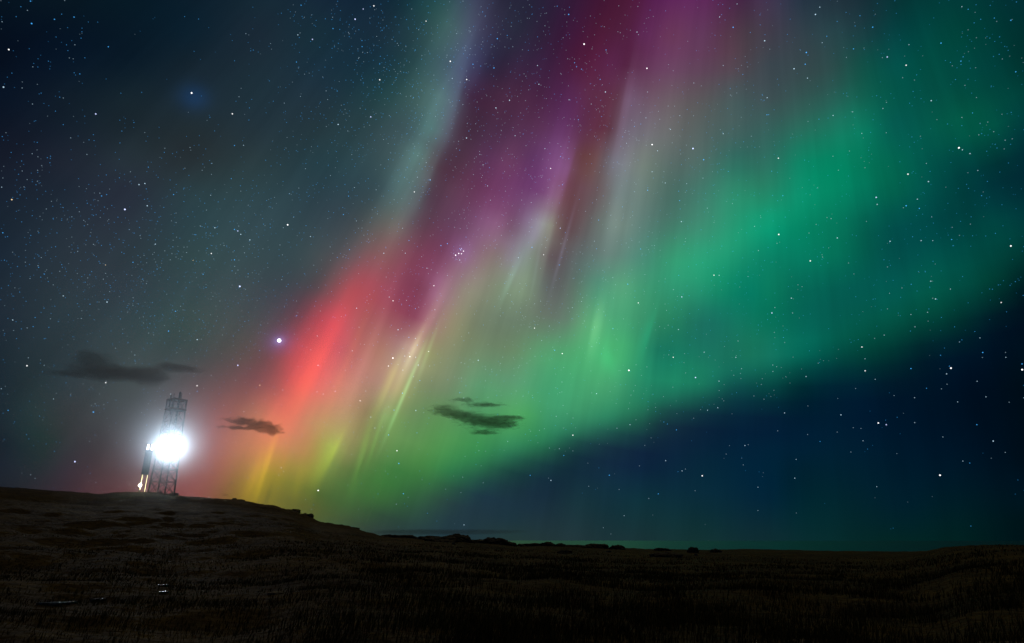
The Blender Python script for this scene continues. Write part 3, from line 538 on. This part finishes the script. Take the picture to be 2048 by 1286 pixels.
# ------------------------------------------------------------------ stars
STARD = 20000.0
TILES = {
(0,0,3.572):'218,8,b10 149,48,b6 196,74,w6 226,168,b12 389,138,b10 529,122,b10 15,155,w6 63,354,W13 209,348,b7 631,157,b7 698,158,b7 483,197,b7 475,320,b8 535,320,w8 774,334,b10 272,420,b7 346,437,b8 523,420,w7 606,413,b8 570,528,b9 540,536,b7 25,622,w12 52,551,b7 294,665,b8 280,671,b7 232,743,w6 684,814,B13 1369,664,W16 1660,813,W13 1319,118,b8 1791,363,b8 1675,1039,b10 1740,1038,w9 1421,1036,b7 667,962,b8 636,999,b8 672,1004,b8 154,1150,b8 621,1103,w6 852,1138,b7 1060,1194,b9 1652,1276,b9 1514,1167,w6 230,1098,w6 505,985,w6',
(512,0,3.572):'322,37,b10 181,94,b8 547,123,w8 766,64,B11 842,42,W13 708,137,B14 550,204,b10 299,249,w10 403,281,B12 289,443,b10 901,216,b9 757,290,b9 758,333,b10 1215,151,W11 1388,438,W14 1550,459,b11 1505,568,W13 1402,560,w10 1700,485,b12 1724,276,b12 884,570,W13 1138,357,b9 1018,324,w8 1154,277,b8 820,835,B13 587,889,w12 580,650,b9 1714,771,w12 1811,716,w12 1504,986,w12 1521,936,b9 1455,1073,b9 1599,1103,w9 946,1140,b9 1216,1162,w9 1110,909,b9 750,1036,b8 1080,1195,b9 1125,696,b9 1117,620,b9 1338,632,b9 1153,1266,w9 1244,1282,w10 1619,85,b9 1795,253,b9 1285,990,b9 736,411,w8 684,1104,w8 1621,1178,w9 1668,1197,b9',
(1024,0,3.572):'323,44,b9 405,103,b12 515,315,W16 672,357,b10 893,229,w10 447,448,b10 461,477,b10 497,494,b10 182,468,w10 192,602,w11 630,567,b10 667,657,w12 964,488,W14 968,657,w9 1580,195,b12 1483,121,w10 1805,291,w12 1608,28,w9 408,713,w10 566,743,w9 640,832,b9 474,855,b10 22,969,w10 80,957,b9 235,1062,w10 347,1118,b10 406,1134,b9 276,1203,W12 1001,1033,W15 1293,1061,B16 1369,1141,b12 1132,924,w10 1040,1077,w10 957,842,w9 875,903,b9 920,886,b9 1509,955,w10 1199,826,w9 1299,593,w9 1649,532,b9 1001,1227,w10 819,1023,w9 790,978,b9 1364,1272,w9 1545,1225,b9 1205,1100,w8 1821,820,b10 1710,973,w8 1735,1052,b8 1823,698,w10 1509,468,w9',
(1536,0,3.572):'370,51,w10 339,103,w12 274,375,b13 266,459,b11 186,491,w12 282,558,w10 748,194,b11 611,349,b10 420,259,b9 657,112,b9 852,407,B12 987,466,W12 1236,308,b11 1007,319,w9 1430,66,b9 1617,129,b9 1735,145,b10 1770,513,b10 1378,437,b10 1394,406,b9 1166,719,w11 962,555,w8 821,775,w9 846,731,w8 1012,737,b8 605,799,w9 465,825,w10 364,851,b9 670,953,w9 74,1130,W12 582,1079,w8 1364,1056,W15 1389,1070,w10 1443,1097,w10 1000,1244,W13 1499,1218,w9 1461,807,b9 1570,872,w8 693,1198,w8 26,1223,b9 942,1156,b8 1595,615,b8 5,819,b9 387,305,w9 1385,48,w9',
(0,360,3.572):'84,140,O12 12,51,w9 726,114,b10 762,104,b9 892,210,B16 993,33,w11 1035,25,w11 1052,184,w11 1240,104,b10 1505,109,w9 230,255,b8 602,327,b8 20,377,b10 1535,341,w11 1675,353,b11 1699,364,B12 1720,388,w11 1785,428,w11 1399,391,b9 1110,458,w10 1510,525,W12 1480,488,b9 1675,570,b11 1658,649,b9 1773,670,b9 1713,760,B17 1451,673,b10 1472,767,b9 754,607,O9 1379,574,O9 276,624,b9 317,672,b9 427,652,w8 950,588,b10 1122,636,b9 1020,708,b9 765,872,w12 452,828,w10 951,841,w8 643,887,b9 554,883,b8 1254,938,b11 1290,902,w8 251,982,b9 91,1000,w10 349,1052,b9 237,1047,b9 194,1057,w8 1204,1079,b12 1105,970,b9 1546,1006,b9 1749,1010,b9 1409,1140,w12 1667,1115,b9 1265,1198,b8 521,1119,b8 963,1250,w9 1583,1241,w8 1571,864,w8 869,516,b8 986,540,b8',
(512,360,3.572):'226,320,W16 389,404,w10 357,326,b9 703,54,w9 858,70,w9 661,115,b10 624,247,b10 717,292,w9 710,377,b8 1131,85,W12 1244,2,b10 1179,120,b8 1047,345,w9 1093,432,b10 1067,523,w10 913,523,w11 668,497,b10 581,553,b9 1654,42,w10 1675,144,w9 1374,277,w8 1758,248,w8 1736,332,w9 1221,630,w10 1271,755,W12 1367,682,w9 952,836,w10 979,863,W12 719,916,w11 793,860,w8 1139,919,b10 1278,927,w10 1015,1070,w12 433,656,b8 437,1114,w10 688,1220,w10 392,1213,w9 460,936,w8 291,968,b10 427,867,b8 1777,738,b9 1233,1225,W11 1092,1124,b10 1139,1132,w10 978,1272,W16 1099,1262,W13 1063,1258,w10 1140,1266,w10 1152,1180,b10 1094,1236,w9 1561,958,w8 1434,957,w8 189,535,w8 26,1218,b10 1355,1052,w8 1416,1178,w8 1151,782,b8 1295,663,w8 1368,455,b9 1321,468,b9 1075,860,w9 1096,897,b9',
(850,440,12.86):'890,735,b10 937,730,B11 918,768,B12 990,800,W13 867,860,W14 937,868,W13 788,905,W15 745,850,b8 893,1030,w11 817,950,b8 797,1005,b9 720,970,w8 575,607,b10 410,658,b10 1055,440,b9 840,770,b7 970,755,b8 900,650,w7',
(1024,360,3.572):'226,534,W11 345,344,B11 381,376,b9 143,481,b11 45,555,w10 55,521,b8 137,161,w9 361,34,b10 969,73,b11 619,286,b10 604,140,w8 789,192,b9 858,321,w8 1210,297,w11 1197,147,b10 1191,80,b9 919,493,b10 604,491,b9 649,645,w8 338,607,b10 580,578,b8 827,744,b11 902,878,W12 1213,835,B12 1443,680,W12 1480,681,w10 1153,783,w9 1760,504,w9 161,1058,W12 305,1216,b11 359,1240,W13 213,1147,w9 722,1062,b10 1189,1068,w10 1152,1266,W12 1373,1230,w10 1615,1150,w9 1599,1267,w10 497,868,w9 431,912,w9 589,437,w9 487,515,w8 1443,303,w8 1248,26,w9 1095,21,w10 1395,201,w9 1733,331,w9 1191,681,b9 797,992,w8 950,675,w8 476,974,b8 437,703,w8',
(1536,360,3.572):'773,124,B13 987,184,b12 1081,203,b10 1067,137,w10 780,174,w10 1146,11,w11 1735,471,W14 77,389,W14 302,578,W13 495,414,w11 872,438,w11 1094,433,w10 1177,433,w9 1312,425,b10 1526,112,b9 106,112,b10 451,276,w9 344,317,w8 167,844,w11 28,950,B13 49,911,w9 176,950,w9 1163,723,w10 1197,850,w11 1303,779,w9 1023,745,b9 957,771,w8 853,621,w8 868,809,w8 671,1193,W12 830,1108,w9 1050,1049,w9 1021,961,w9 1140,945,w9 1666,875,W11 1534,1232,b11 1514,1128,w9 1233,1252,b9 295,1220,b8 110,1125,b9 119,1161,w8 693,1277,w9 1699,1267,w9 293,379,w8 1446,315,w8 1390,690,b8 762,1131,w8 243,762,w8',
(0,720,3.572):'193,41,W13 755,162,W13 667,372,b13 1408,184,W13 1409,224,b10 1219,243,w11 1455,203,w8 535,726,B15 389,653,b9 58,360,b10 1699,38,B15 1742,369,w10 1599,323,w9 1807,310,w9 219,820,w8 685,875,w8 1214,69,b9 1787,61,b8 1509,110,w9 1677,684,w8 1683,587,w8 1620,577,w8 1677,544,w8 639,581,w8 382,278,w9 9,205,w9 1012,376,w8 1048,465,b8 1492,981,w9 1059,313,w8 712,243,w7 504,245,w7',
(512,720,3.572):'443,38,w11 27,180,O12 191,214,w10 133,245,w9 130,193,b8 638,73,w9 436,227,w10 480,243,w10 566,224,B11 784,222,w9 744,291,W12 946,43,W12 1159,36,w11 1049,72,w10 1170,147,b10 1046,237,b11 986,358,b10 1126,119,w9 1455,233,b10 1484,272,w10 1142,361,w11 849,486,w10 820,408,w10 947,535,b11 948,335,w8 904,479,w8 1588,2,w12 444,932,W16 1007,648,W13 1020,739,b12 180,770,w11 197,795,w9 163,823,w9 683,675,w9 627,601,w8 354,997,w9 733,1066,w8 1053,955,b11 1003,1030,w9 1486,1178,w10 1150,520,b9 1798,581,w9 1727,389,b10 1657,268,w8 1623,877,w8 1464,947,w8 1355,923,w8 1477,837,w8 479,550,w8 64,281,b8 1639,149,w8 1241,43,w8 1272,35,b8',
(1024,720,3.572):'835,74,W17 1311,125,B14 1479,151,w10 1640,62,w9 604,240,w11 570,235,w8 357,157,w9 118,228,b8 148,268,b9 316,402,w9 435,537,W13 843,462,w10 750,487,w9 338,634,w9 370,682,b10 435,649,w8 267,629,w8 130,824,b10 278,860,w11 695,823,b11 1045,956,b10 1359,827,W14 1098,719,w10 1215,792,w10 1186,798,b8 1239,779,w8 1175,499,b10 1085,443,b9 1110,457,b9 1397,359,w9 1470,341,w10 1664,611,w10 1687,605,w8 1652,749,w8 1757,909,w9 1757,1075,w8 801,1112,w9 652,1198,w8 1308,934,w8 949,610,w8 765,925,w8 548,902,w8 1082,262,w8 869,221,w8 1530,672,w8',
(1536,720,3.572):'694,77,W12 1307,58,W15 1296,44,b9 1816,69,W15 1815,28,b10 1021,61,b11 1276,99,w10 272,118,w10 766,138,w9 788,450,W14 845,462,B12 521,392,w11 118,378,w10 285,328,w8 1047,269,w9 1355,299,w9 1132,202,b9 1557,263,w9 1494,152,w9 1492,462,b10 1609,579,w11 1229,823,W15 1392,722,w9 1441,736,b9 1695,660,w8 191,844,w10 201,710,w9 777,905,w9 372,582,b9 679,577,w9 664,489,w8 592,657,w8 283,532,w8 1048,447,w9 901,254,w8 626,204,w8 202,1093,w7 1279,173,w8 1239,206,w8 35,82,w9 34,36,w9 920,668,w7 498,275,w7',
}
stars = []
for (ox, oy, sc_), txt in TILES.items():
    for s_ in txt.split():
        x, y, c = s_.split(','); stars.append((ox+float(x)/sc_, oy+float(y)/sc_, c[0], int(c[1:])/10))
SC = {'b': (.06, .42, 1.0), 'w': (.50, .72, .88), 'B': (.55, .62, 1.0), 'W': (1, 1, 1), 'O': (1, .75, .42)}
def smat(name, c, e):
    m = bpy.data.materials.new(name); m.use_nodes = True; t = m.node_tree
    for n_ in list(t.nodes): t.nodes.remove(n_)
    em = t.nodes.new('ShaderNodeEmission'); em.inputs[0].default_value = (*c, 1); em.inputs[1].default_value = e
    o = t.nodes.new('ShaderNodeOutputMaterial'); tr = t.nodes.new('ShaderNodeBsdfTransparent'); a = t.nodes.new('ShaderNodeAddShader'); gq = t.nodes.new('ShaderNodeNewGeometry'); fm = t.nodes.new('ShaderNodeMath'); fm.operation = 'MULTIPLY_ADD'; fm.inputs[1].default_value = -e; fm.inputs[2].default_value = e
    t.links.new(gq.outputs['Backfacing'], fm.inputs[0]); t.links.new(fm.outputs[0], em.inputs[1]); t.links.new(em.outputs[0], a.inputs[0]); t.links.new(tr.outputs[0], a.inputs[1]); t.links.new(a.outputs[0], o.inputs[0]); m.cycles.emission_sampling = 'NONE'; return m
SM = {}
def star_mat(c, lev):
    lev = round(lev*20)/20
    if (c, lev) not in SM: SM[(c, lev)] = smat('starlight', SC[c], lev)
    return SM[(c, lev)]
ICO = None
def ico(sub):
    bm = bmesh.new(); bmesh.ops.create_icosphere(bm, subdivisions=sub, radius=1)
    v = np.array([q.co for q in bm.verts]); f = np.array([[q.index for q in p.verts] for p in bm.faces]); bm.free(); return v, f
PXM = STARD/F                                            # metres per photo pixel at the stars' distance
def sizes(s):                                            # radius in photo pixels, strength
    return (.68+.70*max(0, s-.7)**1.25), (.18+1.3*max(0, s-.6) if s < 1 else .74+max(0, s-1)*1.6)
def where(x, y):
    edge = 930-.42*(y) if y < 560 else 700-.55*(y-560)
    low = 1079-.0*x
    lower = 1075 if x < 750 else 1030-(x-750)*.385
    if x < edge-60: return 'the dark sky left of the aurora'
    if y > lower: return 'the dark blue sky under the green arc'
    if x < 1290 and y < 560: return 'the purple aurora'
    if x < 860: return 'the red and yellow aurora'
    return 'the green aurora'
cn = {'b': 'small blue star', 'w': 'small pale star', 'B': 'bright blue-white star', 'W': 'bright white star', 'O': 'orange star'}
stars.sort(key=lambda s: -s[3]-(.3 if s[2] in 'WB' else 0))
big, rest = stars[:299], stars[299:]
iv, if_ = ico(2); protos = {}
for x, y, c, s in big:
    r, e = sizes(s); key = (c, s)
    if key not in protos:
        me = bpy.data.meshes.new('star'); me.from_pydata([tuple(map(float, q)) for q in iv*r*PXM], [], [tuple(map(int, q)) for q in if_]); me.materials.append(star_mat(c, e)); protos[key] = me
    o = bpy.data.objects.new('star', protos[key]); o.location = Vector(ray(x, y)*STARD)+Vector((0, 0, EYE)); link(o)
    special = {(383, 186): 'lone bright white star with a soft blue glow, upper left dark sky', (575, 450): 'bright white star in the grey-green sky left of the faint streak', (465, 228): 'bright white star right below the glowing blue one, upper left',
               (1258, 741): 'bright white star on the lower edge of the green arc, centre right', (636, 981): 'bright white star low above the right slope of the hill', (2044, 739): 'bright white star at the right edge of the picture',
               (480, 573): 'bright blue star in the left dark sky above the planet'}
    lab = None
    for (a, b_), tx_ in special.items():
        if abs(a-x) < 4 and abs(b_-y) < 4: lab = tx_
    if lab: tag(o, lab, 'star', 'stars in the night sky')
    elif 850 < x < 940 and 480 < y < 535: tag(o, 'star of the tight little cluster in the purple aurora', 'star', 'stars of the tight cluster')
    else: tag(o, cn[c]+' in '+where(x, y), 'star', cn[c]+'s in '+where(x, y))
# the planet
r = 3.6
me = bpy.data.meshes.new('planet'); me.from_pydata([tuple(map(float, q)) for q in iv*r*PXM], [], [tuple(map(int, q)) for q in if_]); me.materials.append(smat('planet_light', (.92, .93, 1), 3))
o = link(bpy.data.objects.new('planet', me)); o.location = Vector(ray(558.5, 681)*STARD)+Vector((0, 0, EYE))
tag(o, 'brightest point of the sky, big white planet with violet halo left of the red aurora', 'planet')
# uncountable faint stars
DEN = lambda x, y: (.22+1.3*math.exp(-(((x-790)/190)**2+((y-150)/190)**2))+1.1*math.exp(-(((x-370)/210)**2+((y-560)/170)**2))+.7*math.exp(-(((x-1090)/160)**2+((y-180)/170)**2))
                    +.5*math.exp(-(((x-80)/160)**2+((y-480)/160)**2))+.45*math.exp(-(((x-850)/260)**2+((y-560)/200)**2))+.3*math.exp(-(((x-1300)/400)**2+((y-500)/300)**2)))*(.35 if (x > 170 and x < 560 and y < 260) else 1)*(.5 if y > 850 else 1)*(.35 if y > 1075-(x-750)*.385 and x > 750 else 1)
faint = list(rest); rr_ = random.Random(5)
while len(faint) < 6500:
    x, y = rr_.uniform(-60, 2108), rr_.uniform(-60, 1070)
    if rr_.random() < DEN(x, y)/1.6:
        k = 1 if rr_.random() < .8 else 3
        for _ in range(k):
            left = x < 900 or (x > 1350 and y < 700)
            faint.append((x+rr_.gauss(0, 12)*(k > 1), y+rr_.gauss(0, 9)*(k > 1), 'b' if rr_.random() < (.75 if left else .4) else 'w', .30+.35*rr_.random()**2.2))
iv, if_ = ico(1); vs, fs, mi, mats, mk = [], [], [], [], {}
k = 0
for x, y, c, s in faint:
    if s < .68: r, e = .75, round(.10+1.0*max(s-.3, 0), 2)
    else: r, e = sizes(s)
    e = round(e, 1) if s >= .68 else e
    key = (c, e)
    if key not in mk: mk[key] = len(mats); mats.append(star_mat(c, e))
    vs.append(iv*r*PXM+ray(x, y)*STARD+np.array([0, 0, EYE])); fs.append(if_+k*len(iv)); mi += [mk[key]]*len(if_); k += 1
me = bpy.data.meshes.new('faint_stars'); me.from_pydata(np.concatenate(vs).tolist(), [], np.concatenate(fs).tolist())
for m_ in mats: me.materials.append(m_)
me.polygons.foreach_set('material_index', mi)
tag(link(bpy.data.objects.new('faint_stars', me)), 'countless faint stars strewn over the whole sky', 'stars', kind='stuff')
HAZE = 2.5e-5
# ------------------------------------------------------------------ small dark clouds, each a body of vapour about 2.5 km away
def cloud(name, px, py, dist, lobes, label, dens, seed, soft=.5, stretch=(1, 1, 1), nscale=1.0, thr=.5, group='small dark clouds', colr=(.35, .35, .4)):
    """lobes: (dx, dy, half width, half height) in photo pixels round the centre"""
    D0 = ray(px, py)*dist; k = dist/F/np.linalg.norm([1, 0, 0])
    right = np.cross(ray(px, py), [0, 0, 1]); right /= np.linalg.norm(right); up = np.cross(right, ray(px, py)); fw = ray(px, py)
    iv3, if3 = ico(3); vs, fs = [], []
    bm = bmesh.new()
    for q, (dx, dy, hw, hh) in enumerate(lobes):
        base = len(bm.verts)
        vv = [bm.verts.new(tuple(float(z_) for z_ in (right*(dx+v[0]*hw*1.25)+up*(-dy+v[2]*hh*1.35)+fw*(v[1]*hw*.75))*k)) for v in iv3]
        for f in if3: bm.faces.new([vv[i_] for i_ in f])
    me = bpy.data.meshes.new(name); bm.to_mesh(me); bm.free()
    o = link(bpy.data.objects.new(name, me)); o.location = Vector(D0)+Vector((0, 0, EYE))
    unit = 10*k*nscale
    rm = o.modifiers.new('merge', 'REMESH'); rm.mode = 'VOXEL'; rm.voxel_size = 2.2*k
    m = bpy.data.materials.new(name+'_vapour'); m.use_nodes = True; t = m.node_tree
    for n_ in list(t.nodes): t.nodes.remove(n_)
    def n2(ty, **kw):
        z = t.nodes.new(ty)
        for a, b_ in kw.items(): setattr(z, a, b_)
        return z
    tcn = n2('ShaderNodeTexCoord'); src = tcn.outputs['Object']
    def mth(op, a, b_=None, c=None, clamp=False):
        z = n2('ShaderNodeMath', operation=op, use_clamp=clamp)
        for i_, v in enumerate((a, b_, c)):
            if v is None: continue
            if hasattr(v, 'is_output'): t.links.new(v, z.inputs[i_])
            else: z.inputs[i_].default_value = v
        return z.outputs[0]
    def dt(vec):
        z = n2('ShaderNodeVectorMath', operation='DOT_PRODUCT'); t.links.new(src, z.inputs[0]); z.inputs[1].default_value = tuple(map(float, vec)); return z.outputs[1]
    # distance to the nearest lobe's core (an ellipsoid each)
    core = None
    for dx, dy, hw, hh in lobes:
        a = mth('SUBTRACT', dt(right/(hw*k)), dx/hw); b_ = mth('ADD', dt(up/(hh*k)), dy/hh); c = dt(fw/(hw*.6*k))
        r2 = mth('MULTIPLY_ADD', a, a, mth('MULTIPLY_ADD', b_, b_, mth('MULTIPLY', c, c)))
        f = mth('POWER', 2.2, mth('MULTIPLY', r2, -1.6))
        core = f if core is None else mth('ADD', core, f)
    cx = n2('ShaderNodeCombineXYZ'); t.links.new(dt(right/(unit*stretch[0])), cx.inputs[0]); t.links.new(dt(up/(unit*stretch[2])), cx.inputs[1]); t.links.new(dt(fw/(unit*2)), cx.inputs[2])
    sh = n2('ShaderNodeVectorMath', operation='ADD'); t.links.new(cx.outputs[0], sh.inputs[0]); sh.inputs[1].default_value = (seed*3.7, seed*1.3, seed)
    no = n2('ShaderNodeTexNoise'); no.inputs['Scale'].default_value = 1; no.inputs['Detail'].default_value = 4; no.inputs['Roughness'].default_value = .55; t.links.new(sh.outputs[0], no.inputs['Vector'])
    d_ = mth('MULTIPLY', mth('SUBTRACT', mth('MULTIPLY_ADD', no.outputs[0], 2.4, mth('MULTIPLY', core, 1.3*soft)), thr+1.25), 1.6, clamp=True)
    vo = n2('ShaderNodeVolumePrincipled'); vo.inputs['Color'].default_value = (*colr, 1); vo.inputs['Anisotropy'].default_value = .2
    t.links.new(mth('MULTIPLY', d_, dens/(40*k)), vo.inputs['Density'])
    out = n2('ShaderNodeOutputMaterial'); t.links.new(vo.outputs[0], out.inputs['Volume'])
    lw = n2('ShaderNodeLayerWeight'); lw.inputs[0].default_value = .5
    tr = n2('ShaderNodeBsdfTransparent'); df = n2('ShaderNodeBsdfDiffuse'); df.inputs[0].default_value = (*colr, 1); mx = n2('ShaderNodeMixShader')
    t.links.new(mth('MULTIPLY', d_, mth('MULTIPLY', mth('SUBTRACT', 1, lw.outputs[1]), .12)), mx.inputs[0]); t.links.new(tr.outputs[0], mx.inputs[1]); t.links.new(df.outputs[0], mx.inputs[2]); t.links.new(mx.outputs[0], out.inputs['Surface'])
    me.materials.append(m); return tag(o, label, 'cloud', group)
cloud('cloud', 250, 744, 2600, [(-14, 2, 66, 18), (-46, -18, 30, 17), (36, 2, 40, 17), (-80, 14, 34, 8), (84, -19, 42, 8)], 'large smeared dark cloud above and left of the mast', 1.2, 3, soft=1.0, stretch=(3.0, 1, 1.3), nscale=1.6, thr=.42)
cloud('cloud', 508, 852, 2300, [(-22, -8, 34, 9), (18, 0, 32, 12), (-30, 5, 34, 4), (34, 8, 20, 8)], 'small ragged dark cloud in front of the orange aurora', 2.6, 7, soft=.95, stretch=(1.6, 1, .8), nscale=.8, thr=.45)
cloud('cloud', 950, 838, 2300, [(-62, -18, 34, 12), (-30, -8, 38, 9), (15, 4, 58, 15), (-24, -38, 30, 5), (20, -28, 46, 6), (58, 10, 36, 10), (16, 26, 34, 6), (70, -4, 34, 5)], 'stringy dark cloud in front of the green aurora', 1.5, 11, soft=1.05, stretch=(2.2, 1, .8), nscale=.6, thr=.47)
cloud('cloud', 450, 990, 2300, [(0, 0, 9, 3)], 'tiny wisp of cloud just above the hill crest right of the mast', 1.2, 2, soft=1.2, stretch=(2, 1, 1), nscale=1, thr=.3)
cloud('cloud', 860, 1064, 5200, [(0, 0, 150, 5.5), (90, -1, 90, 3.5)], 'thin dim cloud bank lying just above the horizon, right of the hill', .2, 4, soft=1.2, stretch=(8, 1, .6), nscale=.8, thr=.35, colr=(.3, .4, .55))

# ------------------------------------------------------------------ thin mist added round the mast to spread the floodlight's glare
bm = bmesh.new(); bmesh.ops.create_icosphere(bm, subdivisions=5, radius=1); me = bpy.data.meshes.new('mist'); bm.to_mesh(me); bm.free()
hm = bpy.data.materials.new('glare_mist'); hm.use_nodes = True; t = hm.node_tree
for n_ in list(t.nodes): t.nodes.remove(n_)
vo = t.nodes.new('ShaderNodeVolumePrincipled'); vo.inputs['Color'].default_value = (.70, .86, 1, 1); vo.inputs['Density'].default_value = .003; vo.inputs['Anisotropy'].default_value = .925
out = t.nodes.new('ShaderNodeOutputMaterial'); t.links.new(vo.outputs[0], out.inputs['Volume']); hm.cycles.homogeneous_volume = True
me.materials.append(hm); mo = link(bpy.data.objects.new('mist', me)); mo.location = lp; mo.scale = (42, 42, 36)
tag(mo, 'thin mist added round the floodlight to spread its glare', 'mist', kind='stuff')
